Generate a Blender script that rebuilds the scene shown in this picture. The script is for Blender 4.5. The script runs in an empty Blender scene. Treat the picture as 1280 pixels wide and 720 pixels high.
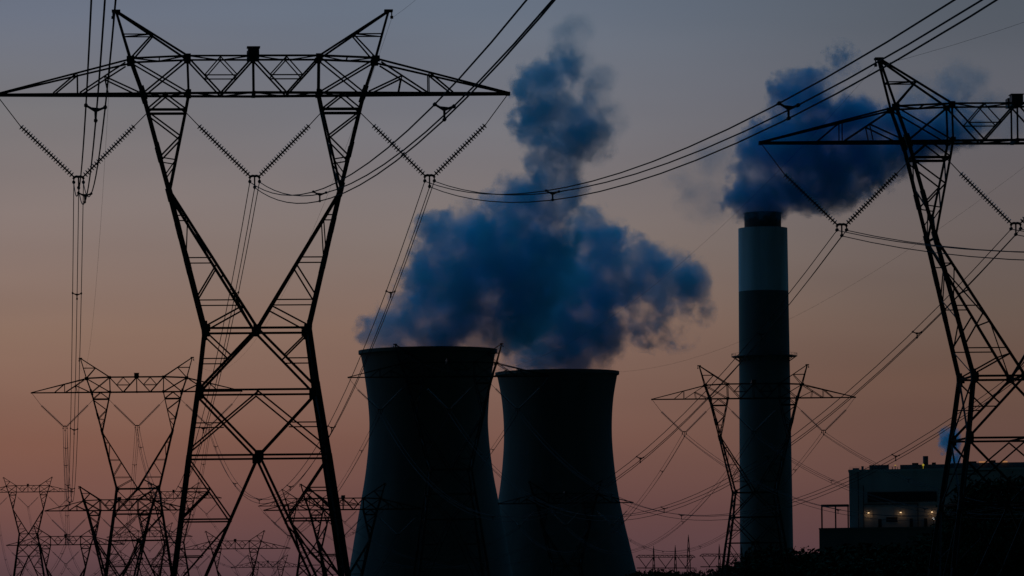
import bpy, bmesh, math, random
from mathutils import Vector, Matrix, noise as mnoise

# ------------------------------------------------------------------ camera
scene = bpy.context.scene
F = 5333.0                 # focal length in photo pixels (1280 wide): a 150 mm lens on a 36 mm sensor
HORIZON = 746.0            # photo row of the horizon
ROLL = math.radians(0.68)
CAM_Z = 6.3
cam_data = bpy.data.cameras.new('camera')
cam = bpy.data.objects.new('camera', cam_data)
scene.collection.objects.link(cam)
cam.location = (0, 0, CAM_Z)
cam.rotation_euler = (math.pi / 2, ROLL, 0)
cam_data.sensor_width = 36.0
cam_data.lens = F / 1280 * 36
cam_data.shift_y = (HORIZON - 360) / 1280
cam_data.clip_start = 1.0
cam_data.clip_end = 60000
scene.camera = cam

# ------------------------------------------------------------------ world: dusk sky
def s2l(h):
    h = h.lstrip('#')
    o = []
    for i in (0, 2, 4):
        c = int(h[i:i + 2], 16) / 255
        o.append(c / 12.92 if c <= .04045 else ((c + .055) / 1.055) ** 2.4)
    return (o[0], o[1], o[2], 1)

world = bpy.data.worlds.new('World')
scene.world = world
world.use_nodes = True
wn, wl = world.node_tree.nodes, world.node_tree.links
wn.clear()
def wnode(t, **kw):
    n = wn.new(t)
    for k, v in kw.items():
        setattr(n, k, v)
    return n
def wmath(op, a, b=None, clamp=False):
    n = wnode('ShaderNodeMath', operation=op, use_clamp=clamp)
    for i, x in enumerate((a, b)):
        if x is None: continue
        if isinstance(x, (int, float)): n.inputs[i].default_value = x
        else: wl.new(x, n.inputs[i])
    return n.outputs[0]
def wmix(f, a, b, blend='MIX'):
    n = wnode('ShaderNodeMix', data_type='RGBA', blend_type=blend)
    if isinstance(f, (int, float)): n.inputs[0].default_value = f
    else: wl.new(f, n.inputs[0])
    for i, x in ((6, a), (7, b)):
        if isinstance(x, tuple): n.inputs[i].default_value = x
        else: wl.new(x, n.inputs[i])
    return n.outputs[2]
def wmap(v, a, b, c, d):
    n = wnode('ShaderNodeMapRange', clamp=True)
    n.interpolation_type = 'SMOOTHSTEP'
    wl.new(v, n.inputs[0])
    for i, x in enumerate((a, b, c, d)): n.inputs[i + 1].default_value = x
    return n.outputs[0]
tc = wnode('ShaderNodeTexCoord')
sep = wnode('ShaderNodeSeparateXYZ')
wl.new(tc.outputs['Generated'], sep.inputs[0])
X, Y, Z = sep.outputs
SINMAX = 0.22
def ramp(stops):
    r = wnode('ShaderNodeValToRGB')
    e = r.color_ramp.elements
    stops = sorted(stops)
    while len(e) < len(stops): e.new(0.5)
    for el, (p, c) in zip(e, stops):
        el.position = p; el.color = s2l(c)
    return r
def row(v):   # photo row -> sin(elevation) / SINMAX
    t = (HORIZON - v) / F
    return t / math.sqrt(1 + t * t) / SINMAX
zz = wmath('MULTIPLY', Z, 1 / SINMAX, True)
west = ramp([(row(746), '46363e'), (row(716), '4f3d44'), (row(690), '5b444a'), (row(640), '6a4a48'), (row(550), '7c574c'),
             (row(410), '876d60'), (row(260), '847774'), (row(130), '757478'), (row(15), '687080'), (row(-250), '4a5c72'), (1.0, '2c3c50')])
mid = ramp([(row(746), '45343c'), (row(716), '4d3941'), (row(690), '594247'), (row(640), '5f4344'), (row(550), '73534b'),
            (row(410), '82695e'), (row(310), '80736e'), (row(160), '73737a'), (row(15), '667181'), (row(-250), '485a70'), (1.0, '2c3c50')])
east = ramp([(row(746), '403035'), (row(690), '523b40'), (row(600), '604642'), (row(480), '674f45'), (row(390), '665750'),
             (row(250), '665f60'), (row(120), '5c5e67'), (row(30), '545b65'), (row(-250), '3c4858'), (1.0, '2a3644')])
for r in (west, mid, east): wl.new(zz, r.inputs[0])
c1 = wmix(wmap(X, -0.115, -0.01, 0, 1), west.outputs[0], mid.outputs[0])
low = wmix(wmap(X, -0.01, 0.125, 0, 1), c1, east.outputs[0])
# soft cirrus-like unevenness of the dusk sky
nz = wnode('ShaderNodeTexNoise'); nz.inputs['Scale'].default_value = 9; nz.inputs['Detail'].default_value = 2
mp = wnode('ShaderNodeMapping'); mp.inputs['Scale'].default_value = (1, 1, 7)
wl.new(tc.outputs['Generated'], mp.inputs[0]); wl.new(mp.outputs[0], nz.inputs['Vector'])
low = wmix(1.0, low, wmix(wmap(nz.outputs[0], .3, .7, 0, 1), (.96, .96, .965, 1), (1.03, 1.03, 1.025, 1)), 'MULTIPLY')
# the afterglow fills the half of the horizon ahead, the sky behind is night-blue
facing = wmap(Y, -0.30, 0.55, 0, 1)
nish = wnode('ShaderNodeTexSky', sky_type='NISHITA')
nish.sun_disc = False
nish.sun_elevation = math.radians(1.0)
nish.sun_rotation = math.radians(-8)
upper = wmix(wmap(Z, 0.2, 0.75, 0, 1), (.014, .066, .14, 1), (.036, .35, .74, 1))
dome = wmix(wmap(Z, SINMAX * .75, SINMAX * 1.9, 0, 1), low, upper)
night = wmix(wmap(Z, 0.1, 0.85, 0, 1), (.0017, .0016, .0016, 1), (.003, .007, .013, 1))
sky = wmix(facing, night, dome)
side = wmap(X, -0.9, 0.75, 1.25, 0.45)
side = wmath('MAXIMUM', side, wmap(Y, .93, .985, 0, 1))
sidec = wnode('ShaderNodeCombineXYZ')
for i in range(3): wl.new(side, sidec.inputs[i])
sky = wmix(1.0, sky, sidec.outputs[0], 'MULTIPLY')
bg1 = wnode('ShaderNodeBackground'); wl.new(sky, bg1.inputs[0]); bg1.inputs[1].default_value = 1.0
bg2 = wnode('ShaderNodeBackground'); wl.new(nish.outputs[0], bg2.inputs[0]); bg2.inputs[1].default_value = 0.0008
add = wnode('ShaderNodeAddShader'); out = wnode('ShaderNodeOutputWorld')
wl.new(bg1.outputs[0], add.inputs[0]); wl.new(bg2.outputs[0], add.inputs[1]); wl.new(add.outputs[0], out.inputs[0])

# last afterglow of the sun just under the horizon
sun_d = bpy.data.lights.new('sun', 'SUN')
sun_d.energy = 0.004
sun_d.angle = math.radians(12)
sun_d.color = (1, .72, .5)
sun = bpy.data.objects.new('sun', sun_d)
scene.collection.objects.link(sun)
sun.rotation_euler = (math.radians(88.5), 0, math.radians(180 + 8))
sun.location = (0, 0, 300)

vs = scene.view_settings
vs.view_transform = 'Standard'; vs.look = 'None'; vs.exposure = 0; vs.gamma = 1; vs.use_curve_mapping = False
cy = scene.cycles
cy.max_bounces = 14; cy.volume_bounces = 14; cy.transparent_max_bounces = 16; cy.diffuse_bounces = 2
cy.volume_step_rate = 1.0; cy.volume_max_steps = 256
cy.use_denoising = True
cy.sample_clamp_indirect = 2.0

# ------------------------------------------------------------------ helpers
CR, SR = math.cos(ROLL), math.sin(ROLL)
def P(u, v, d):
    """world point at distance d (along y) that the photo shows at pixel u, v"""
    a, b = u - 640, HORIZON - v
    return Vector(((a * CR + b * SR) / F * d, d, CAM_Z + (-a * SR + b * CR) / F * d))

COL = scene.collection
def tag(o, label=None, cat=None, group=None, kind=None):
    if label: o['label'] = label
    if cat: o['category'] = cat
    if group: o['group'] = group
    if kind: o['kind'] = kind
    return o
def empty(name, loc=(0, 0, 0), rz=0):
    o = bpy.data.objects.new(name, None)
    COL.objects.link(o)
    o.location = loc; o.rotation_euler = (0, 0, rz)
    o.empty_display_size = 1
    return o

class MB:
    heavy = 1.0
    def __init__(self): self.v, self.f = [], []
    def face(self, pts):
        i = len(self.v); self.v += [tuple(p) for p in pts]; self.f.append(tuple(range(i, i + len(pts))))
    def bar(self, p, q, w, h=None):
        """square section bar"""
        p, q = Vector(p), Vector(q); d = q - p
        if d.length < 1e-6: return
        d.normalize(); h = h or w
        ref = Vector((0, 1, 0)) if abs(d.y) < .9 else Vector((1, 0, 0))
        s = d.cross(ref).normalized() * (w / 2); t = d.cross(s).normalized() * (h / 2)
        i = len(self.v)
        for e in (p, q):
            for a, b in ((-1, -1), (1, -1), (1, 1), (-1, 1)): self.v.append(tuple(e + s * a + t * b))
        self.f += [(i, i + 1, i + 2, i + 3)[::-1], (i + 4, i + 5, i + 6, i + 7)]
        for k in range(4): self.f.append((i + k, i + (k + 1) % 4, i + 4 + (k + 1) % 4, i + 4 + k))
    def angle(self, p, q, w, th=None):
        """steel angle (L) profile"""
        w *= self.heavy
        if th: th *= self.heavy
        p, q = Vector(p), Vector(q); d = q - p
        if d.length < 1e-6: return
        d.normalize(); th = th or max(.014, w * .16)
        ref = Vector((0, 1, 0)) if abs(d.y) < .9 else Vector((1, 0, 0))
        s = d.cross(ref).normalized(); t = d.cross(s).normalized()
        prof = [(-w / 2, -w / 2), (w / 2, -w / 2), (w / 2, -w / 2 + th), (-w / 2 + th, -w / 2 + th), (-w / 2 + th, w / 2), (-w / 2, w / 2)]
        i = len(self.v)
        for e in (p, q):
            for a, b in prof: self.v.append(tuple(e + s * a + t * b))
        self.f += [tuple(range(i, i + 6))[::-1], tuple(range(i + 6, i + 12))]
        for k in range(6): self.f.append((i + k, i + (k + 1) % 6, i + 6 + (k + 1) % 6, i + 6 + k))
    def box(self, lo, hi):
        x0, y0, z0 = lo; x1, y1, z1 = hi
        i = len(self.v)
        self.v += [(x0, y0, z0), (x1, y0, z0), (x1, y1, z0), (x0, y1, z0), (x0, y0, z1), (x1, y0, z1), (x1, y1, z1), (x0, y1, z1)]
        for f in ((3, 2, 1, 0), (4, 5, 6, 7), (0, 1, 5, 4), (1, 2, 6, 5), (2, 3, 7, 6), (3, 0, 4, 7)): self.f.append(tuple(i + k for k in f))
    def tube(self, pts, r, n=6, caps=True):
        pts = [Vector(p) for p in pts]; i = len(self.v)
        rs = r if isinstance(r, (list, tuple)) else [r] * len(pts)
        for k, p in enumerate(pts):
            d = (pts[min(k + 1, len(pts) - 1)] - pts[max(k - 1, 0)]).normalized()
            ref = Vector((0, 0, 1)) if abs(d.z) < .9 else Vector((1, 0, 0))
            s = d.cross(ref).normalized(); t = d.cross(s).normalized()
            for j in range(n):
                a = 2 * math.pi * j / n
                self.v.append(tuple(p + (s * math.cos(a) + t * math.sin(a)) * rs[k]))
        for k in range(len(pts) - 1):
            for j in range(n):
                self.f.append((i + k * n + j, i + k * n + (j + 1) % n, i + (k + 1) * n + (j + 1) % n, i + (k + 1) * n + j))
        if caps:
            self.f.append(tuple(i + j for j in range(n))[::-1]); e = i + (len(pts) - 1) * n
            self.f.append(tuple(e + j for j in range(n)))
    def lathe(self, c, prof, n=48, close=False):
        """profile of (radius, z) turned about the vertical through c"""
        i = len(self.v); m = len(prof)
        for j in range(n):
            a = 2 * math.pi * j / n
            for r, z in prof: self.v.append((c[0] + r * math.cos(a), c[1] + r * math.sin(a), c[2] + z))
        for j in range(n):
            j2 = (j + 1) % n
            for k in range(m if close else m - 1):
                k2 = (k + 1) % m
                self.f.append((i + j * m + k, i + j2 * m + k, i + j2 * m + k2, i + j * m + k2))
    def build(self, name, mat, parent=None, smooth=False):
        me = bpy.data.meshes.new(name)
        me.from_pydata(self.v, [], self.f); me.update()
        me.materials.append(mat)
        if smooth:
            for p in me.polygons: p.use_smooth = True
        o = bpy.data.objects.new(name, me); COL.objects.link(o)
        if parent: o.parent = parent
        return o

def material(name, col, rough=.7, metal=0, noise=None, scale=1.0, streak=1.0, bump=0):
    m = bpy.data.materials.new(name); m.use_nodes = True
    nt = m.node_tree; b = nt.nodes['Principled BSDF']
    b.inputs['Roughness'].default_value = rough; b.inputs['Metallic'].default_value = metal
    b.inputs['Base Color'].default_value = (*col, 1)
    if noise:
        t = nt.nodes.new('ShaderNodeTexCoord'); mp = nt.nodes.new('ShaderNodeMapping'); mp.inputs['Scale'].default_value = (1, 1, streak)
        n = nt.nodes.new('ShaderNodeTexNoise'); n.inputs['Scale'].default_value = scale; n.inputs['Detail'].default_value = 5
        r = nt.nodes.new('ShaderNodeValToRGB')
        r.color_ramp.elements[0].color = (*noise, 1); r.color_ramp.elements[1].color = (*col, 1)
        r.color_ramp.elements[0].position = .35; r.color_ramp.elements[1].position = .65
        nt.links.new(t.outputs['Object'], mp.inputs[0]); nt.links.new(mp.outputs[0], n.inputs['Vector'])
        nt.links.new(n.outputs[0], r.inputs[0]); nt.links.new(r.outputs[0], b.inputs['Base Color'])
        if bump:
            bp = nt.nodes.new('ShaderNodeBump'); bp.inputs['Strength'].default_value = bump
            nt.links.new(n.outputs[0], bp.inputs['Height']); nt.links.new(bp.outputs[0], b.inputs['Normal'])
    return m
def emitter(name, col, strength):
    m = bpy.data.materials.new(name); m.use_nodes = True
    b = m.node_tree.nodes['Principled BSDF']
    b.inputs['Base Color'].default_value = (*col, 1); b.inputs['Emission Color'].default_value = (*col, 1); b.inputs['Emission Strength'].default_value = strength
    return m

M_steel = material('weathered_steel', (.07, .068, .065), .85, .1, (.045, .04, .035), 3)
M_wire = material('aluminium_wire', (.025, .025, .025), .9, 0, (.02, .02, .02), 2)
M_porcelain = material('brown_porcelain', (.06, .035, .025), .35, 0, (.04, .025, .02), 6)
M_box = material('dark_box_paint', (.04, .04, .045), .6, 0, (.03, .03, .03), 4)
M_footing = material('footing_concrete', (.25, .24, .22), .9, 0, (.2, .19, .18), 2)
M_tower = material('weathered_tower_concrete', (.15, .125, .10), .92, 0, (.085, .07, .058), .06, .10, .2)
M_stackdark = material('grey_stack_concrete', (.20, .18, .15), .9, 0, (.15, .135, .115), .08, .1, .2)
M_stackpale = material('pale_stack_paint', (.76, .76, .74), .8, 0, (.50, .50, .48), .16, .06, .1)
M_cladding = material('pale_grey_cladding', (.74, .70, .65), .6, 0, (.60, .57, .53), .15, .1)
M_annex = material('dull_annex_concrete', (.24, .24, .23), .9, 0, (.18, .18, .17), .1, .3)
M_louvre = material('dark_louvre', (.05, .05, .055), .5, .2, (.03, .03, .03), .5)
M_roofgear = material('roof_gear_metal', (.12, .12, .12), .6, .3, (.08, .08, .08), .4)
M_bark = material('bark', (.06, .045, .03), .95, 0, (.035, .028, .02), 1.5)
M_leaf = material('dark_foliage', (.022, .034, .012), .95, 0, (.014, .022, .009), .3)
for _m in (M_leaf, M_bark, M_wire, M_steel): _m.node_tree.nodes['Principled BSDF'].inputs['Specular IOR Level'].default_value = .05
M_ground = material('dry_grass_ground', (.07, .075, .035), .95, 0, (.05, .05, .03), .02)
M_lampwarm = emitter('warm_lamp_glass', (1, .66, .34), 1.6)
M_lampwhite = emitter('white_lamp_glass', (1, .9, .8), 1.6)
M_lampamber = emitter('amber_lamp_glass', (1, .7, .05), .3)

# ------------------------------------------------------------------ pylon layout
S0 = 250 / F                                   # metres per photo pixel at the biggest pylon
BASE_V, ARM_V = 847, 118
def arm_base(u, v, d):
    """ground point of a pylon whose crossarm's bottom chord is seen at u, v"""
    p = P(u, v, d)
    return Vector((p.x, p.y, p.z - (BASE_V - ARM_V) * S0))
rad = math.radians
#            key   u     v    dist  yaw   short name used in labels            label
PYLONS = [
 ('a1', 317, 118, 250,  rad(4.6), 'the biggest pylon', 'biggest dark lattice pylon, whole crossarm and three insulator Vs against open sky'),
 ('a2', 171, 490, 610,  rad(4), 'the mid-sized pylon', 'mid-sized lattice pylon whose arm passes behind one leg of the biggest pylon'),
 ('a3', 149, 638, 862,  rad(12), 'the short pylon', 'short lattice pylon seen through the lower legs of the mid-sized pylon'),
 ('a4', 82, 681, 1087,  rad(8), 'the lowest pylon', 'lowest lattice pylon, crossarm just above the frame edge under a wider one'),
 ('a5', 35, 615, 1411,  rad(5), 'the edge pylon', 'small complete lattice pylon at the extreme left edge of the photo'),
 ('b1', 1268.5, 177, 250, rad(3.4), 'the cropped pylon', 'big lattice pylon cut by the frame edge before the chimney plume and plant building'),
 ('b2', 561, 471, 635,  rad(6), 'the wide-tower pylon', 'lattice pylon before the wider cooling tower, one peak showing between both towers'),
 ('b3', 429, 637, 806,  rad(5), 'the tower-side pylon', 'lattice pylon between the biggest pylon\'s leg and the wider cooling tower'),
 ('b4', 294, 686, 1163, rad(5), 'the under-brace pylon', 'faint lattice pylon framed between the lower legs of the biggest pylon'),
 ('b5', 217, 623, 1337, rad(5), 'the thick-leg pylon', 'faint pylon whose crossarm meets the thick front leg of the biggest pylon'),
 ('c2', 942, 498, 627,  rad(2), 'the chimney pylon', 'lattice pylon standing before the chimney, its arms sticking out on both sides'),
 ('c3', 707, 629, 940,  rad(5), 'the narrow-tower pylon', 'dark lattice pylon against the narrower cooling tower, one arm tip poking past it'),
 ('d1', 335, 709, 1720, rad(5), 'far', 'tiny far pylon low between the biggest pylon\'s front legs'),
 ('d2', 178, 706, 1560, rad(5), 'far', 'tiny far pylon lowest behind the mid-sized pylon\'s foot'),
 ('d3', 187, 671, 1500, rad(5), 'far', 'faint far pylon behind the mid-sized pylon, higher than the lowest one'),
 ('c4', 387, 632, 1250, rad(5), 'the thin pylon behind', 'thin lattice pylon just behind the one beside the wider cooling tower'),
]
BASES = {k: arm_base(u, v, d) for k, u, v, d, *_ in PYLONS}
YAW = {p[0]: p[4] for p in PYLONS}
# pylons the lines come from: behind the camera and beyond the frame edge (only their wires reach the picture)
def back(base, length): return base + Vector((.1041, -.9946, 0)) * length
BASES['a0'] = back(BASES['a1'], 318); BASES['b0'] = back(BASES['b1'], 318)
BASES['c1'] = back(BASES['c2'], 379)
YAW.update(a0=rad(5), b0=rad(5), c1=rad(5))
BASES['a0'].z -= 0; BASES['b0'].z += 1.0

# ------------------------------------------------------------------ ground
CAMGROUND = CAM_Z - 1.7
hp = [(b.x, b.y, b.z) for b in BASES.values()] + [(0, 0, CAMGROUND), (400, 1500, -2), (-80, 1933, 0), (20, 2160, 0), (140, 2284, 0), (220, 700, 0), (0, 1480, -3)]
def ground_z(x, y):
    sw = sz = 0
    for px, py, pz in hp:
        d2 = (x - px) ** 2 + (y - py) ** 2
        w = 1 / (d2 + 30) ** 1.5
        sw += w; sz += w * pz
    w = 1 / (250 ** 2) ** 1.5
    far = max(0, min(1, (y - 2600) / 2500))
    return (sz / (sw + w)) * (1 - far) + (-4) * far
def graded(a, b, fine, n):
    return [a + (b - a) * k / n for k in range(n + 1)]
xs = [-20000, -9000, -4500, -2200, -1200, -700] + graded(-450, 650, 0, 88) + [900, 1400, 2400, 4500, 9000, 20000]
ys = [-2500, -900, -400, -200] + graded(-120, 2500, 0, 180) + [2800, 3400, 4400, 6000, 9000, 14000, 22000, 32000]
g = MB()
g.v = [(x, y, ground_z(x, y)) for y in ys for x in xs]
nx = len(xs)
g.f = [(j * nx + i, j * nx + i + 1, (j + 1) * nx + i + 1, (j + 1) * nx + i) for j in range(len(ys) - 1) for i in range(nx - 1)]
tag(g.build('ground', M_ground, smooth=True), kind='structure')

# ------------------------------------------------------------------ lattice pylon
def lerp_tab(tab, v):
    for (v0, a), (v1, b) in zip(tab, tab[1:]):
        if v <= v1: return a + (b - a) * (v - v0) / (v1 - v0)
    return tab[-1][1]
DEPTH = [(0, .5), (14, .5), (75, 2.0), (118, 2.0), (139, 2.15), (240, 3.1), (413, 5.0), (490, 6.2), (571, 7.2), (847, 10.8)]
LEG = [(14, 170), (75, 152.5), (118, 137.5), (240, 106.5), (413, 64.5), (490, 74), (571, 86), (847, 124)]
def lx(v): return lerp_tab(LEG, v)
def inx(v): return 106.5 * (413 - v) / 173
def N(x, v, face, dep=None):
    """pylon pixel (x from the axis, photo row) -> local metres; face -1 front, +1 back"""
    if dep is None:
        dep = lerp_tab(DEPTH, v)
        if 70 < v < 125 and abs(x) > 152.5: dep = 2.0 - 1.6 * (abs(x) - 152.5) / (319 - 152.5)
        elif 70 < v < 119: dep = 2.0
    return Vector((x * S0, face * dep / 2, (BASE_V - v) * S0))

def pylon_parts(root):
    parts = []
    W1, W2, W3 = .2, .095, .07
    # four continuous legs
    for sx in (-1, 1):
        for fc in (-1, 1):
            m = MB()
            pts = [(124, 847), (86, 571), (74, 490), (64.5, 413), (106.5, 240), (137.5, 118), (152.5, 75)]
            ws = [.34, .31, .27, .24, .20, .18]
            for (p, q), w in zip(zip(pts, pts[1:]), ws):
                a, b = N(sx * p[0], p[1], fc), N(sx * q[0], q[1], fc)
                m.angle(a, b, w, w * .3)
            for (x, v) in pts[1:-1]:                       # splice plates at the joints
                c = N(sx * x, v, fc); u = (N(sx * lx(v - 6), v - 6, fc) - N(sx * lx(v + 6), v + 6, fc)).normalized()
                m.bar(c - u * .4, c + u * .4, .31, .31)
            for vv in (330, 285, 660, 190):
                c = N(sx * lx(vv), vv, fc); u = (N(sx * lx(vv - 6), vv - 6, fc) - N(sx * lx(vv + 6), vv + 6, fc)).normalized()
                m.bar(c - u * .45, c + u * .45, .26, .26)
            parts.append(m.build('leg', M_steel, root))
    for sx in (-1, 1):                                    # footings
        for fc in (-1, 1):
            m = MB(); c = N(sx * 124.3, 849, fc)
            m.lathe((c.x, c.y, 0), [(.0, .35), (.42, .35), (.55, .1), (.6, -.9), (.0, -.9)], 10)
            parts.append(m.build('footing', M_footing, root))
    # body bracing
    m = MB()
    def both(p, q, w, faces=(-1, 1)):
        for sx in ((-1, 1) if (p[0] or q[0]) else (1,)):
            for fc in faces: m.angle(N(sx * p[0], p[1], fc), N(sx * q[0], q[1], fc), w)
    both((0, 571), (122, 842), .15)
    both((86, 575), (35, 650), W2); both((lx(612), 612), (60, 612), W3); both((lx(650), 650), (35, 650), W2); both((60, 612), (lx(648), 648), W2)
    both((lx(735), 735), (73, 735), W2); both((35, 652), (lx(735), 735), W2); both((lx(695), 695), (70, 695), W3)
    both((lx(735), 737), (100, 795), W3)
    both((lx(571), 571), (0, 571), .12)
    both((74, 492), (0, 571), .14); both((0, 492), (84, 562), W2); both((lx(531), 531), (41, 531), W3)
    both((74, 490), (0, 490), .12)
    both((0, 413), (74, 490), .15); both((65, 416), (33, 447), W2); both((lx(451), 451), (36.5, 451), W3); 
    both((64.5, 413), (0, 413), .13)
    m_body = m; cages = {-1: MB(), 1: MB()}
    def bothc(p, q, w):
        for sx in (-1, 1):
            for fc in (-1, 1): cages[sx].angle(N(sx * p[0], p[1], fc), N(sx * q[0], q[1], fc), w)
    # waist V: from the knee down to the middle of the waist
    both((106.5, 240), (0, 413), .17)
    for v in (272, 325, 378): both((lx(v), v), (inx(v), v), W3)
    both((inx(276), 276), (lx(322), 322), W3); both((inx(333), 333), (lx(374), 374), W2); both((inx(385), 385), (lx(411), 411), W2)
    # upper cage
    bothc((81, 118), (85, 139), .15); bothc((85, 139), (106.5, 240), .14)
    bothc((lx(139), 139), (85, 139), .16); bothc((110, 119), (lx(138), 138), W2); bothc((110, 119), (85, 138), W2)
    ci = lambda v: 85 + 21.5 * (v - 139) / 101
    bothc((lx(142), 142), (ci(172), 172), W2); bothc((ci(172), 172), (lx(198), 198), W2); bothc((lx(199), 199), (ci(202), 202), W3); bothc((ci(203), 203), (lx(221), 221), W3)
    # side faces
    for sx in (-1, 1):
        def side(x0, v0, x1, v1, w):
            (cages[sx] if max(v0, v1) <= 240 and min(v0, v1) < 240 else m).angle(N(sx * x0, v0, -1), N(sx * x1, v1, 1), w)
        for v in (571, 490, 413, 240, 139): side(lx(v), v, lx(v), v, .11)
        for va, vb in ((847, 571), (571, 490), (490, 413)):
            side(lx(va), va, lx(vb), vb, W2); side(lx(vb), vb, lx(va), va, W2)
        va = (847 + 571) / 2
        side(lx(va), va, lx(va), va, W3)
        zig = [413, 378, 345, 312, 276, 240, 206, 172, 139]
        for k in range(len(zig) - 1):
            a, b = zig[k], zig[k + 1]
            if k % 2: side(lx(b), b, lx(a), a, W3)
            else: side(lx(a), a, lx(b), b, W3)
        for v in (385, 345, 305, 272): side(inx(v), v, inx(v), v, W3)
        for k, (a, b) in enumerate(((413, 345), (345, 272), (272, 240))):
            if k % 2: side(inx(a), a, inx(b), b, W3)
            else: side(inx(b), b, inx(a), a, W3)
        for a, b in ((240, 206), (206, 172), (172, 139)): side(ci(a), a, ci(b), b, W3)
        side(85, 139, 85, 139, W2)
    # plan bracing inside the waist and knee frames
    for v in (413, 490, 571):
        m.angle(N(0, v, -1), N(0, v, 1), W2)
    # gusset plates
    for fc in (-1, 1):
        for x, v, w, h in ((0, 571, .52, .55), (0, 413, .46, .42)):
            c = N(x, v, fc); m.box((c.x - w / 2, c.y - .02 * (2 + fc), c.z - h / 2), (c.x + w / 2, c.y + .03, c.z + h / 2))
        for sx in (-1, 1):
            for x, v, w, h in ((64.5, 413, .34, .38), (74, 490, .36, .48)):
                c = N(sx * (x - 3), v, fc); m.box((c.x - w / 2, c.y - .03, c.z - h / 2), (c.x + w / 2, c.y + .035, c.z + h / 2))
    parts.append(m.build('bracing', M_steel, root))
    for sx in (-1, 1): parts.append(cages[sx].build('cage_bracing', M_steel, root))
    # crossarm
    m = MB()
    both((319, 118), (0, 118), .15); both((319, 117), (152.5, 76), .11); both((152.5, 75), (82, 72), .12); both((82, 72), (0, 72), .11)
    both((219, 92), (219, 117), W3); both((249, 117), (219, 92), W2); both((216, 117), (159, 80), W2)
    both((185, 97), (143, 117), W2); both((185, 97), (181, 117), W3)
    both((152, 76), (81, 118), W2); both((82, 73), (137, 118), W2); both((82, 72), (81, 118), .12)
    both((82, 73), (41, 118), W2 + .01); both((0, 73), (41, 118), W2 + .01); both((0, 72), (0, 118), .11)
    both((61, 96), (41, 73), W3); both((41, 73), (20, 96), W3); both((61, 96), (20, 96), W3)
    # plan lacing between the two faces
    bx = [0, 41, 81, 110, 137.5, 180, 219, 249, 285, 319]
    for sx in (-1, 1):
        for k in range(len(bx) - 1):
            s = 1 if k % 2 else -1
            m.angle(N(sx * bx[k], 118, s), N(sx * bx[k + 1], 118, -s), W3)
            m.angle(N(sx * bx[k], 118, -1), N(sx * bx[k], 118, 1), W3)
        tx = [(0, 72), (41, 72.5), (82, 72), (117, 73.5), (152.5, 75)]
        for k in range(len(tx) - 1):
            s = 1 if k % 2 else -1
            m.angle(N(sx * tx[k][0], tx[k][1], s), N(sx * tx[k + 1][0], tx[k + 1][1], -s), W3)
            m.angle(N(sx * tx[k][0], tx[k][1], -1), N(sx * tx[k][0], tx[k][1], 1), W3)
        for fc in (-1, 1):
            for x, v, w, h in ((152.5, 76, .46, .36), (82, 73, .4, .34), (81, 117, .3, .3), (137.5, 118, .26, .26)):
                c = N(sx * x, v, fc); m.box((c.x - w / 2, c.y - .03, c.z - h / 2), (c.x + w / 2, c.y + .035, c.z + h / 2))
        c = N(sx * 319, 118, 0); m.box((c.x - .12, c.y - .25, c.z - .1), (c.x + .12, c.y + .25, c.z + .1))
        m.angle(N(sx * 110, 118, -1), N(sx * 110, 118, 1), W2)
    m.bar(N(0, 118, -1), N(0, 118, 1), .2)
    parts.append(m.build('crossarm', M_steel, root))
    # earth wire peaks
    for sx in (-1, 1):
        m = MB()
        for fc in (-1, 1):
            m.angle(N(sx * 152.5, 75, fc), N(sx * 170, 14, fc), .13); m.angle(N(sx * 82, 72, fc, 2.0), N(sx * 170, 14, fc), .12)
            m.angle(N(sx * lx(44), 44, fc), N(sx * 125, 44, fc, 1.2), W3); m.angle(N(sx * 125, 44, fc, 1.2), N(sx * 152.5, 75, fc), W2)
        m.angle(N(sx * 161, 44, -1), N(sx * 161, 44, 1), W3); m.angle(N(sx * 125, 44, -1, 1.2), N(sx * 125, 44, 1, 1.2), W3)
        m.angle(N(sx * 125, 44, -1, 1.2), N(sx * 161, 44, 1), W3)
        m.box((sx * 170 * S0 - .25, -.28, (BASE_V - 15) * S0), (sx * 170 * S0 + .25, .28, (BASE_V - 12.5) * S0))
        m.tube([N(sx * 174, 14, 0), N(sx * 174, 20, 0)], .04, 6); m.tube([N(sx * 174, 20, 0), N(sx * 174, 23.5, 0)], .09, 8)
        parts.append(m.build('earth_wire_peak', M_steel, root))
    # marker boxes on the middle of the crossarm
    m = MB(); z = (BASE_V - 72.5) * S0
    m.box((-.32, -1.02, z - .1), (.34, -.2, z + .52)); m.box((-.36, .1, z - .1), (.28, .95, z + .44))
    m.box((-.38, -1.06, z + .52), (.40, -.16, z + .56))
    parts.append(m.build('equipment_box', M_box, root))
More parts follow.
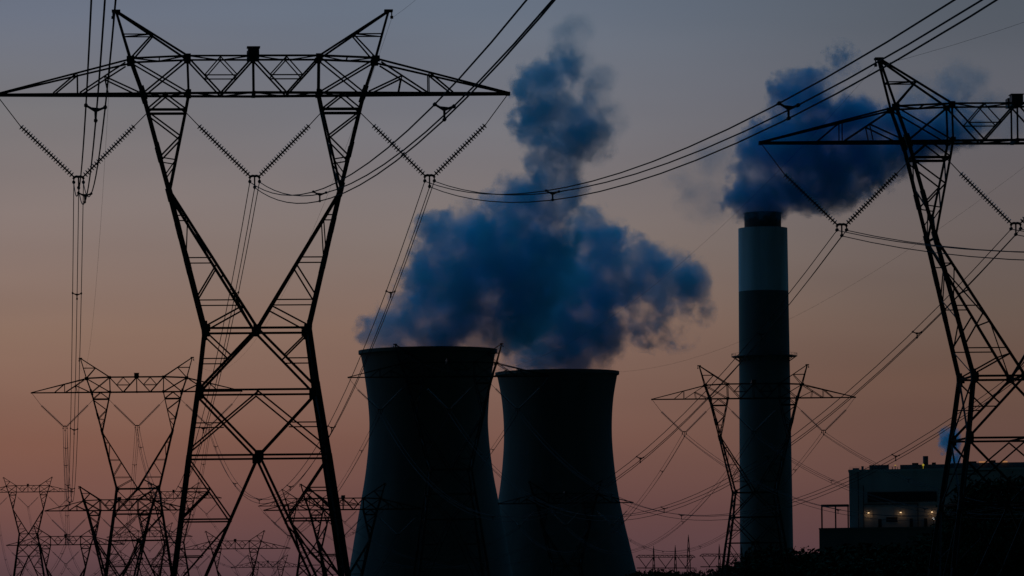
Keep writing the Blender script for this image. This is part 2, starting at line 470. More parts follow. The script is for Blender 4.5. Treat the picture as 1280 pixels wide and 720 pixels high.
    # V strings of insulators with their yokes
    def string(p, q0, q1, e):
        """suspension rod p-q0, insulator discs q0-q1, link q1-e"""
        m = MB(); p, q0, q1, e = (Vector((x * S0, 0, (BASE_V - v) * S0)) for x, v in (p, q0, q1, e))
        m.tube([p, q0], .03, 6); m.tube([q0, e], .045, 6)
        d = (q1 - q0); n = 23; L = d.length; d.normalize()
        s = d.cross(Vector((0, 1, 0))).normalized(); t = Vector((0, 1, 0))
        for k in range(n):
            c = q0 + d * (L * (k + .5) / n); i = len(m.v)
            rings = [(-.05, .05), (-.035, .17), (.0, .185), (.03, .06)]
            for off, r in rings:
                for j in range(10):
                    a = 2 * math.pi * j / 10
                    m.v.append(tuple(c + d * off + (s * math.cos(a) + t * math.sin(a)) * r))
            for a in range(3):
                for j in range(10):
                    m.f.append((i + a * 10 + j, i + a * 10 + (j + 1) % 10, i + a * 10 + 10 + (j + 1) % 10, i + a * 10 + 10 + j))
            m.f.append(tuple(i + j for j in range(10))[::-1]); m.f.append(tuple(i + 30 + j for j in range(10)))
        parts.append(m.build('insulator_string', M_porcelain, root, True))
    for sx in (-1, 1):
        string((sx * 317, 121), (sx * 290, 157), (sx * 226, 219), (sx * 224, 221))
        string((sx * 132, 140), (sx * 149, 157), (sx * 212, 219), (sx * 214, 221))
        string((sx * 85, 140), (sx * 69, 157), (sx * 7, 219), (sx * 5, 221))
    for cx in (-219, 0, 219):
        m = MB(); q = lambda x, v: Vector(((cx + x) * S0, 0, (BASE_V - v) * S0))
        m.tube([q(-6.5, 223), q(-5.2, 220.6), q(-2.5, 219.8), q(0, 220.2), q(2.5, 219.8), q(5.2, 220.6), q(6.5, 223)], .075, 8)
        m.tube([q(0, 220), q(0, 233)], .05, 6); m.tube([q(-6, 222), q(-6, 227)], .04, 6); m.tube([q(6, 222), q(6, 227)], .04, 6)
        for x, v in ((-6, 227.5), (6, 227.5), (0, 234.5)):
            c = q(x, v); m.tube([c + Vector((0, -.22, -.03)), c + Vector((0, -.1, .03)), c + Vector((0, .1, .03)), c + Vector((0, .22, -.03))], [.05, .1, .1, .05], 8)
        parts.append(m.build('yoke', M_steel, root))
    return parts
SUBS = [(-6, 227.5), (6, 227.5), (0, 234.5)]
def wire_point(key, phase, sub):
    x, v = SUBS[sub]
    lx_, lz = (phase * 219 + x) * S0, (BASE_V - v) * S0
    b, a = BASES[key], YAW[key]
    return Vector((b.x + lx_ * math.cos(a), b.y + lx_ * math.sin(a), b.z + lz))
def peak_point(key, sx):
    b, a = BASES[key], YAW[key]; l = sx * 174 * S0
    return Vector((b.x + l * math.cos(a), b.y + l * math.sin(a), b.z + (BASE_V - 23) * S0))

protos = {}
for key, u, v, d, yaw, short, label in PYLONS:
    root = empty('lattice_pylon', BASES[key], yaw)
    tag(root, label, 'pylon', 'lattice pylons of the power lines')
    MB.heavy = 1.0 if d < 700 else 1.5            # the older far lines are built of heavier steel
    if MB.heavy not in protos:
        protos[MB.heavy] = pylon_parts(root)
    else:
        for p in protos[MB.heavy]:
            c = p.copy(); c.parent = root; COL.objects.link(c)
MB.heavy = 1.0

# ------------------------------------------------------------------ power line wires
SHORT = {p[0]: p[5] for p in PYLONS}
PH = {-1: 'left', 0: 'middle', 1: 'right'}
def span(ka, kb, phase, label, r=.026, nseg=36, sagk=1.0):
    if ka in ('a0', 'b0'): sagk = .95
    root = None
    m = MB(); curves = []
    for s in range(3):
        a, b = wire_point(ka, phase, s), wire_point(kb, phase, s)
        L = (b - a).length; sag = 11.0 * (L / 318) ** 2 * sagk * (1 + .006 * (s - 1))
        pts = []
        for k in range(nseg + 1):
            t = k / nseg
            p = a.lerp(b, t); p.z -= 4 * sag * t * (1 - t); pts.append(p)
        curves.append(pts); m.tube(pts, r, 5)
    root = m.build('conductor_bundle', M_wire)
    tag(root, label, 'power line', 'conductor bundles between pylons')
    L = (curves[0][-1] - curves[0][0]).length
    away = ka in ('a0', 'b0', 'c1')
    for k in range(8):
        t = ((63 if away else 30) + 61.5 * k) / L
        if t > .96: continue
        if away: t = 1 - t
        f = t * nseg; i = min(int(f), nseg - 1); q = [c[i].lerp(c[i + 1], f - i) for c in curves]
        dirn = (curves[0][i + 1] - curves[0][i]).normalized()
        cen = (q[0] + q[1] + q[2]) / 3
        sp = MB()
        for w in q:
            sp.tube([cen, w], [.045, .035], 6)
            sp.tube([w - dirn * .12, w + dirn * .12], .06, 7)
        sp.tube([cen + (q[0] - cen) * .5, cen + (q[1] - cen) * .5], .035, 6)
        sp.build('spacer', M_steel, root)
def rising(phase): return PH[phase]
def run(keys, first=None):
    for ka, kb in zip(keys, keys[1:]):
        for ph in (-1, 0, 1):
            if ka in ('a0', 'b0', 'c1'):
                lab = f'{PH[ph]} bundle of three wires climbing out of frame from {SHORT[kb]}'
            else:
                lab = f'{PH[ph]} bundle of three wires between {SHORT[ka]} and {SHORT[kb]}'
            span(ka, kb, ph, lab)
run(['a0', 'a1', 'a2', 'a3', 'a4', 'a5'])
run(['b0', 'b1', 'b2', 'b3', 'b4', 'b5'])
run(['c1', 'c2', 'c3', 'c4'])
def earth(ka, kb, sx, label):
    a, b = peak_point(ka, sx), peak_point(kb, sx); L = (b - a).length; sag = 6.5 * (L / 318) ** 2
    pts = []
    for k in range(31):
        t = k / 30; p = a.lerp(b, t); p.z -= 4 * sag * t * (1 - t); pts.append(p)
    m = MB(); m.tube(pts, .0075, 4)
    tag(m.build('earth_wire', M_wire), label, 'earth wire', 'thin earth wires between pylon peaks')
for ka, kb in (('a0', 'a1'), ('a1', 'a2'), ('b0', 'b1'), ('b1', 'b2')):
    for sx in (-1, 1):
        lab = (f'thin earth wire climbing out of frame from {PH[sx]} peak of {SHORT[kb]}' if ka[1] == '0'
               else f'thin earth wire from {PH[sx]} peak of {SHORT[ka]} to {SHORT[kb]}')
        earth(ka, kb, sx, lab)

# ------------------------------------------------------------------ cooling towers
def cooling_tower(cu, rim_v, d, halfw, label):
    px = d / F
    rim = P(cu, rim_v, d)
    gz = ground_z(rim.x, rim.y)
    root = empty('cooling_tower', (rim.x, d, gz))
    tag(root, label, 'cooling tower', 'concrete cooling towers')
    top = rim.z - gz
    # smooth the measured half widths
    prof = []
    tab = [(v, w * px, (rim_v - v) * px + top) for v, w in halfw]
    def rad_at(z):
        pts = sorted((t[2], t[1]) for t in tab)
        for k in range(len(pts) - 1):
            if z <= pts[k + 1][0] or k == len(pts) - 2:
                z0, r0 = pts[k]; z1, r1 = pts[k + 1]
                # Catmull-Rom
                rm = pts[k - 1][1] if k > 0 else 2 * r0 - r1
                rp = pts[k + 2][1] if k + 2 < len(pts) else 2 * r1 - r0
                t = (z - z0) / (z1 - z0)
                return .5 * (2 * r0 + (r1 - rm) * t + (2 * rm - 5 * r0 + 4 * r1 - rp) * t * t + (3 * r0 - rm - 3 * r1 + rp) * t ** 3)
    inlet = 8.0
    zs = [inlet + (top - inlet) * k / 44 for k in range(45)]
    outer = [(rad_at(z), z) for z in zs]
    inner = [(r - .45, z) for r, z in reversed(outer)]
    m = MB(); m.lathe((0, 0, 0), outer + [(outer[-1][0] - .45, top)] + inner[1:], 128, True)
    sh = m.build('shell', M_tower, root, True)
    md = sh.modifiers.new('edges', 'EDGE_SPLIT'); md.split_angle = rad(40)
    m = MB(); rr = outer[-1][0]
    m.lathe((0, 0, top), [(rr + .02, -1.6), (rr + .7, -1.3), (rr + .75, .25), (rr - .5, .25), (rr - .5, .02)], 128)
    m.build('rim', M_tower, root)
    m = MB(); r0 = outer[0][0] + .2; rb = r0 + 3.2
    for k in range(36):
        a = 2 * math.pi * k / 36
        for s in (-.5, .5):
            b = a + s * 2 * math.pi / 36
            m.bar((rb * math.cos(a), rb * math.sin(a), -.5), (r0 * math.cos(b), r0 * math.sin(b), inlet + .3), .8)
    m.lathe((0, 0, 0), [(rb + 1.5, -1.5), (rb + 1.5, .8), (rb + .9, .8), (rb + .9, -1.5)], 64)
    m.build('inlet_columns', M_tower, root)
    return root, rim
T1, rim1 = cooling_tower(534.8, 438.5, 1933, [(434.5, 85.5), (470, 79.3), (510, 75), (540, 74.6), (590, 79.6), (640, 88.5), (690, 97.5), (718, 102.5), (760, 110)],
                   'wider and taller dark concrete cooling tower, steam pouring from its rim')
T2, rim2 = cooling_tower(696.5, 465.8, 2160, [(461.8, 76.5), (500, 69.7), (540, 67.5), (580, 69.8), (620, 75), (660, 83), (690, 90), (718, 96.8), (758, 106)],
                   'narrower and shorter dark concrete cooling tower beside the wider one')

# ------------------------------------------------------------------ chimney
D = 2284; px = D / F
ct = P(953.5, 285.5, D); cg = ground_z(ct.x, D)
root = empty('chimney', (ct.x, D, cg)); tag(root, 'tall round concrete chimney with pale painted top band and smoking dark flue', 'chimney')
H = ct.z - cg; zb = H - 79 * px
r_of = lambda z: 30.6 * px + (33.4 - 30.6) * px * (H - z) / (420 * px)
m = MB(); m.lathe((0, 0, 0), [(r_of(z), z) for z in [zb * k / 12 for k in range(13)]], 96); m.build('shaft', M_stackdark, root, True)
m = MB(); m.lathe((0, 0, 0), [(r_of(zb), zb), (r_of(H) , H), (r_of(H) - 1.2, H), (r_of(H) - 1.2, H - 4)], 96)
o = m.build('painted_band', M_stackpale, root, True); o.modifiers.new('edges', 'EDGE_SPLIT').split_angle = rad(40)
m = MB(); fr = 23 * px
m.lathe((0, 0, H), [(r_of(H) - 1.2, -.6), (fr, -.5), (fr, 18.3 * px), (fr + .4, 18.3 * px), (fr + .4, 19.3 * px), (fr - .8, 19.3 * px), (fr - .8, 0)], 72)
o = m.build('flue', M_roofgear, root, True); o.modifiers.new('edges', 'EDGE_SPLIT').split_angle = rad(40)
zp = H - 160 * px
m = MB(); rp = 41 * px; rs = r_of(zp)
m.lathe((0, 0, zp), [(rs + .02, -.2), (rp, -.2), (rp, .15), (rs + .02, .15)], 64)
for k in range(28):
    a = 2 * math.pi * k / 28; c, s = math.cos(a), math.sin(a)
    m.bar((rp * c, rp * s, zp), (rp * c, rp * s, zp + 1.5), .12); m.bar((rs * c, rs * s, zp - 2.6), (rp * .97 * c, rp * .97 * s, zp - .2), .3)
m.lathe((0, 0, zp + 1.45), [(rp + .07, 0), (rp + .07, .12), (rp - .07, .12), (rp - .07, 0)], 64, True)
m.build('platform', M_roofgear, root)
m = MB()
m.bar((4, r_of(0) + .3, 2), (4, r_of(H) + .2, H - 2), .6, .35)
m.build('ladder', M_roofgear, root)

# ------------------------------------------------------------------ power plant building
BD = 1500; bp = BD / F
bx_ = lambda u, v=640: P(u, v, BD).x
bz = lambda v, u=1150: P(u, v, BD).z
root = empty('power_plant_building', (bx_(1170), BD, ground_z(bx_(1170), BD)), rad(-5.2))
tag(root, 'grey boxy power plant building with dark window strip and lit wall lamps', 'building')
ox, oy, oz = root.location
def bbox(m, u0, u1, v0, v1, y0, y1):
    m.box((bx_(u0) - ox, y0, bz(v1) - oz), (bx_(u1) - ox, y1, bz(v0) - oz))
g0 = 775
m = MB(); bbox(m, 1062, 1420, 588, g0, 0, 70); m.build('wall', M_cladding, root)
m = MB(); bbox(m, 1061.2, 1421, 585.8, 588.4, -.6, 70.6); m.build('parapet', M_cladding, root)
m = MB()
for k in range(26):                                  # standing seams of the cladding
    u = 1064 + k * 13.5
    if k % 2 == 0: bbox(m, u, u + .5, 589, 655, -.14, -.004)
bbox(m, 1062.5, 1200, 606, 607, -.2, -.005); bbox(m, 1062.5, 1200, 632, 632.7, -.2, -.005)
m.build('cladding_seam', M_cladding, root)
m = MB(); bbox(m, 1085, 1171, 614.5, 627, -.35, -.006)
for k in range(9): bbox(m, 1085 + k * 10.6, 1085.5 + k * 10.6, 614.2, 627.4, -.6, -.3)
m.build('louvre_strip', M_louvre, root)
m = MB()
for u, v0, v1 in ((1073, 590, 659), (1079.5, 606, 659), (1147, 629, 659)): bbox(m, u, u + .9, v0, v1, -.55, -.16)
bbox(m, 1079.5, 1148, 629.2, 630.4, -.6, -.21)
m.build('wall_pipe', M_roofgear, root)
for u in (1098, 1137, 1155):
    m = MB(); bbox(m, u, u + 4, 648, 659.4, -.3, -.007); m.build('door', M_louvre, root)
m = MB(); bbox(m, 1108, 1122, 646, 652, -.3, -.007); m.build('louvre_strip', M_louvre, root)
m = MB()
for k in range(34):
    u = 1063 + k * 4; bbox(m, u, u + .16, 582.4, 585.8, .3, .36)
for v in (582.4, 584.1): bbox(m, 1063, 1200, v, v + .16, .29, .37)
m.build('roof_railing', M_roofgear, root)
m = MB(); bbox(m, 1066, 1074, 582, 585.8, 18, 24); bbox(m, 1077, 1080, 579.5, 585.8, 20, 22); bbox(m, 1141, 1149, 577.5, 580, 9, 14); bbox(m, 1166, 1171, 577, 580, 12, 20); bbox(m, 1211, 1222, 576, 578.5, 14, 22); bbox(m, 1240, 1246, 575, 578.5, 14, 20)
m.build('rooftop_unit', M_roofgear, root)
m = MB(); bbox(m, 1025.5, 1190, 661, g0, -22, -.02); bbox(m, 1025, 1190.5, 659.6, 661.2, -22.5, -.05); m.build('annex', M_annex, root)
m = MB()
for u in (1028.5, 1045.5, 1061):
    for y in (-20, -6): bbox(m, u - .55, u + .55, 632, 660, y - .15, y + .15)
bbox(m, 1028, 1062, 630.5, 632.6, -20.6, -5.4)
m.build('canopy', M_roofgear, root)
m = MB(); bbox(m, 1087.5, 1112, 580, 586, 4, 14); bbox(m, 1126, 1190, 580, 586, 6, 30); bbox(m, 1190, 1420, 578.5, 586, 9, 40)
bbox(m, 1116, 1117, 582.5, 586, 5, 6); bbox(m, 1119.5, 1120.3, 581, 586, 5, 6); bbox(m, 1122.5, 1123, 583, 586, 5, 6)
m.build('rooftop_unit', M_roofgear, root)
m = MB(); m.lathe((bx_(1158) - ox, 10, bz(586) - oz), [(.95, 0), (.95, 17 * bp), (.6, 17 * bp), (.6, 15 * bp)], 20); m.build('vent_stack', M_roofgear, root)
def lamp_light(name, loc, energy, col, rad_):
    ld = bpy.data.lights.new(name, 'POINT'); ld.energy = energy; ld.color = col; ld.shadow_soft_size = rad_
    o = bpy.data.objects.new(name, ld); COL.objects.link(o); o.parent = root; o.location = loc
for u in (1086, 1126, 1165):
    x, z = bx_(u) - ox, bz(640.5) - oz
    m = MB(); m.bar((x, -.02, z + .5), (x, -1.3, z + .45), .14); m.box((x - .55, -1.7, z + .18), (x + .55, -.9, z + .42))
    lampo = m.build('wall_lamp', M_roofgear, root)
    b = MB(); b.box((x - .3, -1.5, z - .06), (x + .3, -1.05, z + .175)); b.build('lamp_glass', M_lampwarm, lampo)
    lamp_light('wall_lamp_light', (x, -1.2, z - .5), 5 if u != 1165 else 9, (1, .55, .25), .3)
x, z = bx_(1154.8) - ox, bz(580.8) - oz
m = MB(); m.lathe((x, 3, z), [(0, .42), (.26, .26), (.4, 0), (.3, -.3), (0, -.42)], 12); m.tube([(x, 3, z - .4), (x, 3, bz(586) - oz)], .08); m.build('roof_lamp', M_lampamber, root)
x, z = bx_(1120) - ox, bz(581) - oz
m = MB(); m.lathe((x, 5.5, z), [(0, .3), (.25, .2), (.25, -.1), (0, -.1)], 10); m.build('roof_lamp', emitter('dim_amber', (1, .6, .1), .35), root)
for u in (1229, 1256):
    m = MB(); x, z = bx_(u) - ox, bz(577.5) - oz; m.box((x - 1.2, 8.2, z - .25), (x + 1.2, 8.9, z + .2)); m.build('roof_lamp', emitter('dim_orange', (1, .42, .15), .35), root)
# roof vent feeding the small puff
m = MB(); pv = P(1193, 580, 1560); m.lathe((pv.x - ox, pv.y - oy, bz(586) - oz), [(2.2, -8), (2.2, 3.0), (1.7, 3.0), (1.7, -2)], 20); m.build('vent_stack', M_roofgear, root)

# floodlight on a pole before the building
fp = P(1167, 648.5, 1460); fg = ground_z(fp.x, 1460)
root2 = empty('floodlight', (fp.x, 1460, fg)); tag(root2, 'small white floodlight on a pole in front of the building corner', 'floodlight')
m = MB(); m.tube([(0, 0, 0), (0, 0, fp.z - fg - .2)], [.16, .1], 8); m.build('pole', M_steel, root2)
m = MB(); m.box((-.4, -.3, fp.z - fg - .3), (.4, .3, fp.z - fg + .4)); hd = m.build('lamp_head', M_roofgear, root2)
m = MB(); m.box((-.33, -.36, fp.z - fg - .22), (.33, -.305, fp.z - fg + .32)); m.build('lamp_glass', M_lampwhite, hd)

# ------------------------------------------------------------------ substation gantries beyond the narrower tower
def gantry(u0, u1, masts, beam_v, d, label):
    px = d / F; c = P((u0 + u1) / 2, beam_v, d); gz = ground_z(c.x, d)
    root = empty('substation_gantry', (c.x, d, gz)); tag(root, label, 'gantry', 'gantries of the substation')
    L = lambda u, v: P(u, v, d) - Vector((c.x, d, gz))
    m = MB(); dep = 1.0; e = 3.5
    pts = [(u0, beam_v + 2.5), (u0 + e, beam_v), (u1 - e, beam_v), (u1, beam_v + 2.5)]
    for s in (-dep, dep):
        o = Vector((0, s, 0))
        for a, b in zip(pts, pts[1:]): m.bar(L(*a) + o, L(*b) + o, .22)
        m.bar(L(u0, beam_v + 2.6) + o, L(u1, beam_v + 2.6) + o, .22)
        n = int((u1 - u0) / 3.2)
        for k in range(n):
            ua, ub = u0 + e + (u1 - u0 - 2 * e) * k / n, u0 + e + (u1 - u0 - 2 * e) * (k + 1) / n
            m.bar(L(ua, beam_v + (2.5 if k % 2 else 0)) + o, L(ub, beam_v + (0 if k % 2 else 2.5)) + o, .12)
    m.build('beam', M_steel, root)
    for um, vt in masts:
        m = MB(); hw = 2.3 if vt > 675 else 3.3
        top = L(um, vt)
        base = Vector((top.x, 0, 0)); 
        lev = [0, .18, .34, .48, .60, .71, .81, .9]
        H_ = top.z
        w = lambda t: hw * px * (1.0 if t < .35 else (1 - (t - .35) / .65) ** .8) + .05
        for sx in (-1, 1):
            for sy in (-1, 1):
                for a, b in zip(lev, lev[1:] + [1.0]):
                    m.bar(base + Vector((sx * w(a), sy * w(a), a * H_)), base + Vector((sx * w(b), sy * w(b), b * H_)), .26)
        for a, b in zip(lev, lev[1:]):
            for sy in (-1, 1):
                m.bar(base + Vector((-w(a), sy * w(a), a * H_)), base + Vector((w(b), sy * w(b), b * H_)), .14)
                m.bar(base + Vector((w(a), sy * w(a), a * H_)), base + Vector((-w(b), sy * w(b), b * H_)), .14)
        m.bar(base + Vector((0, 0, H_ * .97)), base + Vector((0, 0, H_ + .8)), .2)
        m.build('mast', M_steel, root)
    us = [m_[0] for m_ in masts]
    for k in range(3):
        cu = u0 + (u1 - u0) * (k + .5) / 3
        m = MB()
        for s in (-1, 1): m.tube([L(cu + s * 9, beam_v + 3), L(cu, beam_v + 15)], .16, 6)
        m.tube([L(cu, beam_v + 15), L(cu, beam_v + 17)], .25, 6)
        m.build('insulator_string', M_porcelain, root)
    m = MB(); m.bar(L(u0 + 1, beam_v + 16), L(u1 - 1, beam_v + 16), .35); m.build('busbar', M_wire, root)
gantry(795, 869, [(817, 685), (844, 684), (860.5, 671)], 694, 1640, 'substation gantry with three spire masts beside the narrower cooling tower')
gantry(874.5, 948, [(899, 683), (927, 684)], 692.5, 1640, 'substation gantry with spire masts partly hidden by the chimney')

# ------------------------------------------------------------------ trees
def tree_parts(seed, h, spread, low):
    rnd = random.Random(seed)
    tr = MB()
    tips = []
    tr.tube([(0, 0, -.6), (.1, 0, h * .25), (.0, .1, h * .55), (.15, 0, h * .86)], [h * .024, h * .019, h * .012, h * .004], 8)
    for k in range(11):
        z0 = h * rnd.uniform(.2, .75); a = rnd.uniform(0, 2 * math.pi); L = spread * rnd.uniform(.5, .95) * (1.1 - .5 * z0 / h)
        p1 = Vector((math.cos(a) * L * .5, math.sin(a) * L * .5, z0 + L * .22)); p2 = Vector((math.cos(a) * L, math.sin(a) * L, z0 + L * .55))
        tr.tube([(0, 0, z0), p1, p2], [h * .009, h * .006, h * .002], 6); tips += [p1, p2]
    cr = MB()
    centres = []
    for k in range(46):
        z = h * (low + (1 - low) * rnd.random() ** .9); t = (z / h - low) / (1 - low)
        rr = spread * (0.35 + .75 * math.sin(math.pi * min(1, t * .82 + .14)) ** 1.1) * .85
        a = rnd.uniform(0, 2 * math.pi); q = math.sqrt(rnd.random())
        centres.append((Vector((math.cos(a) * rr * q, math.sin(a) * rr * q, z * .97)), rnd.uniform(.55, 1.25) * spread * .24))
    for p in tips: centres.append((p, spread * .2))
    for c, r in centres:
        for j in range(46):
            d = Vector((rnd.gauss(0, 1), rnd.gauss(0, 1), rnd.gauss(0, .8))).normalized() * r * rnd.random() ** .4
            p = c + d; s = rnd.uniform(.16, .42)
            n = Vector((rnd.gauss(0, 1), rnd.gauss(0, 1), rnd.gauss(0, 1))).normalized()
            u = n.orthogonal().normalized(); v = n.cross(u)
            cr.face([p - u * s, p - v * s * .45, p + u * s, p + v * s * .45])
    return tr, cr
kinds = []
for seed, h, spread, low in ((3, 15, 5.2, .10), (8, 13, 6.0, .08), (21, 17, 4.8, .12), (34, 9, 5.5, .03)):
    tr, cr = tree_parts(seed, h, spread, low)
    kinds.append((h, tr, cr, []))
KW = ['rounded', 'broad bushy', 'tall narrow', 'low shrubby']
def plant(k, x, y, top_z, rz, label, group, wide=1.0):
    h, tr, cr, made = kinds[k]
    gz = ground_z(x, y) - .2
    s = max(.3, (top_z - gz) / h)
    root = empty('tree', (x, y, gz), rz); root.scale = (s * wide, s * wide, s)
    tag(root, label, 'tree', group)
    if not made:
        made.append(tr.build('trunk', M_bark, root)); made.append(cr.build('crown', M_leaf, root))
    else:
        for p in made:
            c = p.copy(); c.parent = root; COL.objects.link(c)
rnd = random.Random(11)
G1, G2, G3 = 'dark trees along the foot of the plant', 'tall dark trees before the building', 'scrub trees on the far substation edge'
L1 = 'dark tree in the low row between the chimney foot and the cropped pylon'
L2 = 'tall black tree in the dense clump covering the building beside the cropped pylon'
L3 = 'far dark shrubby tree under the substation gantries'
tops = [(925, 712), (950, 686), (962, 684.5), (985, 689), (1010, 689), (1030, 690), (1060, 687), (1090, 685), (1120, 686), (1150, 684), (1180, 676), (1205, 660), (1215, 640)]
def interp(tab, u):
    if u <= tab[0][0]: return tab[0][1]
    for (a, b), (c, d) in zip(tab, tab[1:]):
        if u <= c: return b + (d - b) * (u - a) / (c - a)
    return tab[-1][1]
for rown, (d0, dv) in enumerate(((880, 0), (820, 8), (760, 16))):
    n = 20
    for k in range(n):
        u = 932 + (1225 - 932) * (k + .5 + rnd.uniform(-.35, .35)) / n - rown * 4
        v = interp(tops, u) + dv + rnd.uniform(-2.0, 3.0); d = d0 + rnd.uniform(-15, 15)
        p = P(u, v, d); plant(rnd.choice((0, 1, 3, 1)), p.x, d, p.z, rnd.uniform(0, 6.28), L1, G1, rnd.uniform(1.1, 1.5))
tops2 = [(1196, 640), (1206, 618), (1220, 608), (1235, 605), (1250, 603), (1265, 600), (1280, 601), (1300, 597)]
for rown, (d0, dv) in enumerate(((690, 0), (650, 22), (610, 45), (570, 70))):
    n = 10
    for k in range(n):
        u = 1203 + (1305 - 1203) * (k + .5 + rnd.uniform(-.26, .26)) / n + rown * 2
        v = interp(tops2, u) + dv + rnd.uniform(-2, 4); d = d0 + rnd.uniform(-12, 12)
        p = P(u, v, d); plant(rnd.choice((0, 1, 2)), p.x, d, p.z, rnd.uniform(0, 6.28), L2, G2, rnd.uniform(.8, 1.0))
for k in range(16):
    u = 800 + 145 * (k + .5 + rnd.uniform(-.26, .26)) / 16; d = 1560 + rnd.uniform(-20, 20)
    p = P(u, 714.5 + rnd.uniform(-2, 2.5), d); plant(rnd.choice((1, 3)), p.x, d, p.z, rnd.uniform(0, 6.28), L3, G3, 1.25)

# ------------------------------------------------------------------ steam
def plume(name, puffs, d, label, dens, color, nscale, warp, gain, eps, domain=1.22, thr=.0, absorb=None, aniso=0.0, step=.2, parent=None):
    """puffs: (u, v, ru, rv[, depth offset px[, weight]]) ellipsoids measured on the plume, at their real distance"""
    px = d / F; px_m = px
    E = []
    for p in puffs:
        u, v, ru, rv = p[:4]; dd = p[4] if len(p) > 4 else 0; w = p[5] if len(p) > 5 else 1
        c = P(u, v, d + dd * px); rd = (p[6] if len(p) > 6 else min(ru, 1.25 * rv)) * px
        E.append((c, Vector((ru * px, rd, rv * px)), w))
    bm = bmesh.new()
    for c, r, w in E:
        mat = Matrix.Translation(c) @ Matrix.Diagonal((*(r * domain), 1))
        bmesh.ops.create_icosphere(bm, subdivisions=3, radius=1, matrix=mat)
    me = bpy.data.meshes.new(name); bm.to_mesh(me); bm.free()
    o = bpy.data.objects.new(name, me); COL.objects.link(o)
    rm = o.modifiers.new('skin', 'REMESH'); rm.mode = 'VOXEL'; rm.voxel_size = 5 * px
    if parent: o.parent = parent
    else: tag(o, label, 'steam plume', 'steam and smoke plumes over the plant')
    m = bpy.data.materials.new(name); m.use_nodes = True; nt = m.node_tree; nt.nodes.clear()
    me.materials.append(m)
    L = nt.links.new
    def nd(t, **kw):
        n = nt.nodes.new(t)
        for k, v in kw.items(): setattr(n, k, v)
        return n
    geo = nd('ShaderNodeNewGeometry')
    def vm(op, a, b=None, c=None):
        n = nd('ShaderNodeVectorMath', operation=op)
        for i, x in enumerate((a, b, c)):
            if x is None: continue
            if isinstance(x, (tuple, Vector)): n.inputs[i].default_value = tuple(x)
            else: L(x, n.inputs[i])
        return n
    def ma(op, a, b=None, c=None, clamp=False):
        n = nd('ShaderNodeMath', operation=op, use_clamp=clamp)
        for i, x in enumerate((a, b, c)):
            if x is None: continue
            if isinstance(x, (int, float)): n.inputs[i].default_value = x
            else: L(x, n.inputs[i])
        return n.outputs[0]
    pos = geo.outputs['Position']
    def noise(p, size, detail, rough=.6):
        n = nd('ShaderNodeTexNoise'); n.inputs['Scale'].default_value = 1 / size; n.inputs['Detail'].default_value = detail; n.inputs['Roughness'].default_value = rough
        L(p, n.inputs['Vector']); return n
    n1 = noise(pos, nscale * px, 2.0)
    off = vm('MULTIPLY_ADD', n1.outputs['Color'], (2 * warp * px,) * 3, (-warp * px,) * 3)
    wp = vm('ADD', pos, off.outputs[0]).outputs[0]
    cur = None
    for c, r, w in E:
        ir = Vector((1 / r.x, 1 / r.y, 1 / r.z))
        q = vm('MULTIPLY_ADD', wp, ir, Vector((-c.x * ir.x, -c.y * ir.y, -c.z * ir.z)))
        ln = vm('LENGTH', q.outputs[0])
        e = ma('MULTIPLY_ADD', ln.outputs['Value'], -w, w)
        cur = e if cur is None else ma('MAXIMUM', cur, e)
    n2 = noise(pos, nscale * px * .5, 6.0, .64)
    f = ma('MULTIPLY_ADD', n2.outputs[0], eps, -eps * .5)
    s = ma('ADD', cur, f)
    n4 = noise(pos, nscale * px * .17, 3.0, .6)
    s = ma('ADD', s, ma('MULTIPLY_ADD', n4.outputs[0], eps * .24, -eps * .12))
    s = ma('SUBTRACT', s, thr)
    s = ma('MULTIPLY', s, gain, clamp=True)
    s = ma('POWER', s, 1.5)
    n3 = noise(pos, nscale * px * 1.1, 1.0)
    mod = nd('ShaderNodeMapRange'); L(n3.outputs[0], mod.inputs[0])
    for i, x in enumerate((.34, .66, .22, 1.5)): mod.inputs[i + 1].default_value = x
    s = ma('MULTIPLY', s, mod.outputs[0])
    dn = ma('MULTIPLY', s, dens)
    vol = nd('ShaderNodeVolumePrincipled')
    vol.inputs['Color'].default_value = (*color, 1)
    vol.inputs['Absorption Color'].default_value = (*(absorb or (0, 0, 0)), 1)
    vol.inputs['Anisotropy'].default_value = aniso
    L(dn, vol.inputs['Density'])
    outn = nd('ShaderNodeOutputMaterial'); L(vol.outputs[0], outn.inputs['Volume'])
    m.cycles.volume_step_rate = step
    return o

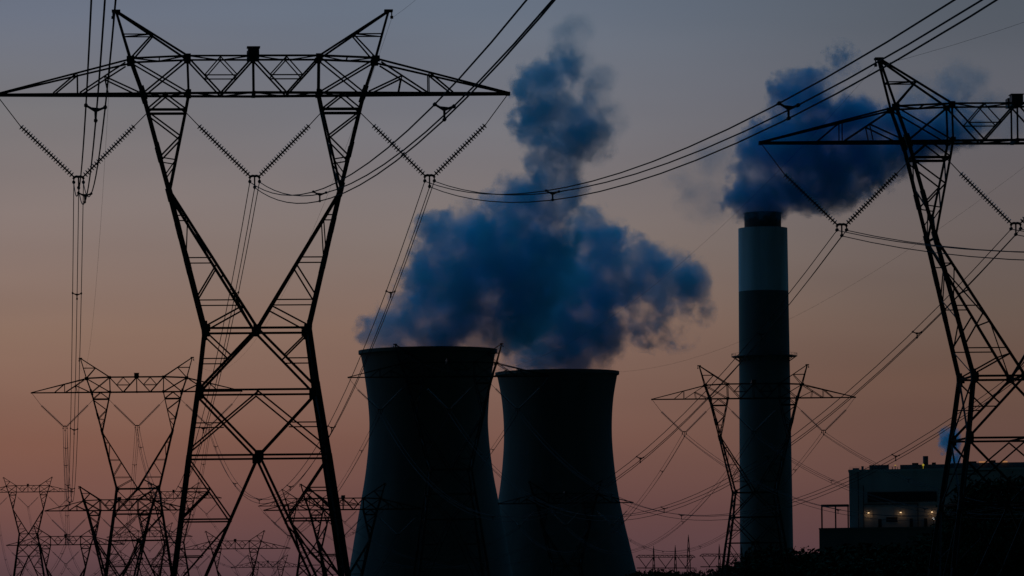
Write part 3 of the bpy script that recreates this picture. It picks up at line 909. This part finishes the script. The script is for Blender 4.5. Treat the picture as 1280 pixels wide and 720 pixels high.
COLD = (.34, .89, .993)
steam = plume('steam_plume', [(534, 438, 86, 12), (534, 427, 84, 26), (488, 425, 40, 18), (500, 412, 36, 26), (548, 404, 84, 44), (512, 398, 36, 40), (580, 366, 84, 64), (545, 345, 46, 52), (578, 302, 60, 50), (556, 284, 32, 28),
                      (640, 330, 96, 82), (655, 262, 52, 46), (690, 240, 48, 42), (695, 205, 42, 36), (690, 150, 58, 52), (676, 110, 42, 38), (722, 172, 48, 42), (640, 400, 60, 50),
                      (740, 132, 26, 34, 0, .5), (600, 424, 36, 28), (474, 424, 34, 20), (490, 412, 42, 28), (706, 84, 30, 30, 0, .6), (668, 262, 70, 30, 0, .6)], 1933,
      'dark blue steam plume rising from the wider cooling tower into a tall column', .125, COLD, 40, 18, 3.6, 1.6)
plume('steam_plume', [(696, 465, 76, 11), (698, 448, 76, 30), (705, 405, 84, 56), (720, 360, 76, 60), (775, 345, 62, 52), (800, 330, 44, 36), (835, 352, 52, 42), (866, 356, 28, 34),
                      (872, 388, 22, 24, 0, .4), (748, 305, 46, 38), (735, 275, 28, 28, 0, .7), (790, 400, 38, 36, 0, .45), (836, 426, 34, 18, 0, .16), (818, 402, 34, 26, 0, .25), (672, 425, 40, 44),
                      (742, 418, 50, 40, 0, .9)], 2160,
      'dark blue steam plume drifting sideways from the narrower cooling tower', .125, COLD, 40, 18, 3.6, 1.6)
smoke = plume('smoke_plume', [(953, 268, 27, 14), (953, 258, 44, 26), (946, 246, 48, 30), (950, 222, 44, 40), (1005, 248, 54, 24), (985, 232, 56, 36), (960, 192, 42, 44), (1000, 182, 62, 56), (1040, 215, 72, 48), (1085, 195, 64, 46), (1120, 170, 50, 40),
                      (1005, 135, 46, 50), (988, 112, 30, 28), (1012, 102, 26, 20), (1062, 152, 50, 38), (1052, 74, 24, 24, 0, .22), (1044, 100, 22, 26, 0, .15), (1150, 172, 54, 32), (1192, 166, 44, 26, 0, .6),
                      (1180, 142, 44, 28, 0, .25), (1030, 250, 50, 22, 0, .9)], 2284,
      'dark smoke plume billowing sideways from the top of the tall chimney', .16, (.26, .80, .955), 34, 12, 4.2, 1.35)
plume('wisp', [(712, 66, 34, 40), (718, 40, 34, 28), (745, 100, 34, 28), (765, 150, 24, 40), (640, 235, 30, 26)], 1933, None, .030, COLD, 34, 16, 2.2, 1.0, parent=steam)
plume('wisp', [(892, 205, 48, 34), (882, 250, 46, 40), (860, 225, 34, 24), (908, 185, 30, 20)], 2284, None, .017, COLD, 34, 16, 2.2, 1.0, parent=smoke)
plume('wisp', [(1200, 112, 44, 42), (1240, 148, 66, 40), (1190, 150, 60, 40), (1150, 120, 36, 30)], 2284, None, .032, COLD, 34, 16, 2.2, 1.0, parent=smoke)
plume('steam_plume', [(1188, 552, 17, 19), (1194, 572, 9, 16), (1184, 545, 13, 13)], 1560,
      'small blue steam puff above the roof behind the cropped pylon', .55, COLD, 14, 5, 4.0, 1.0)
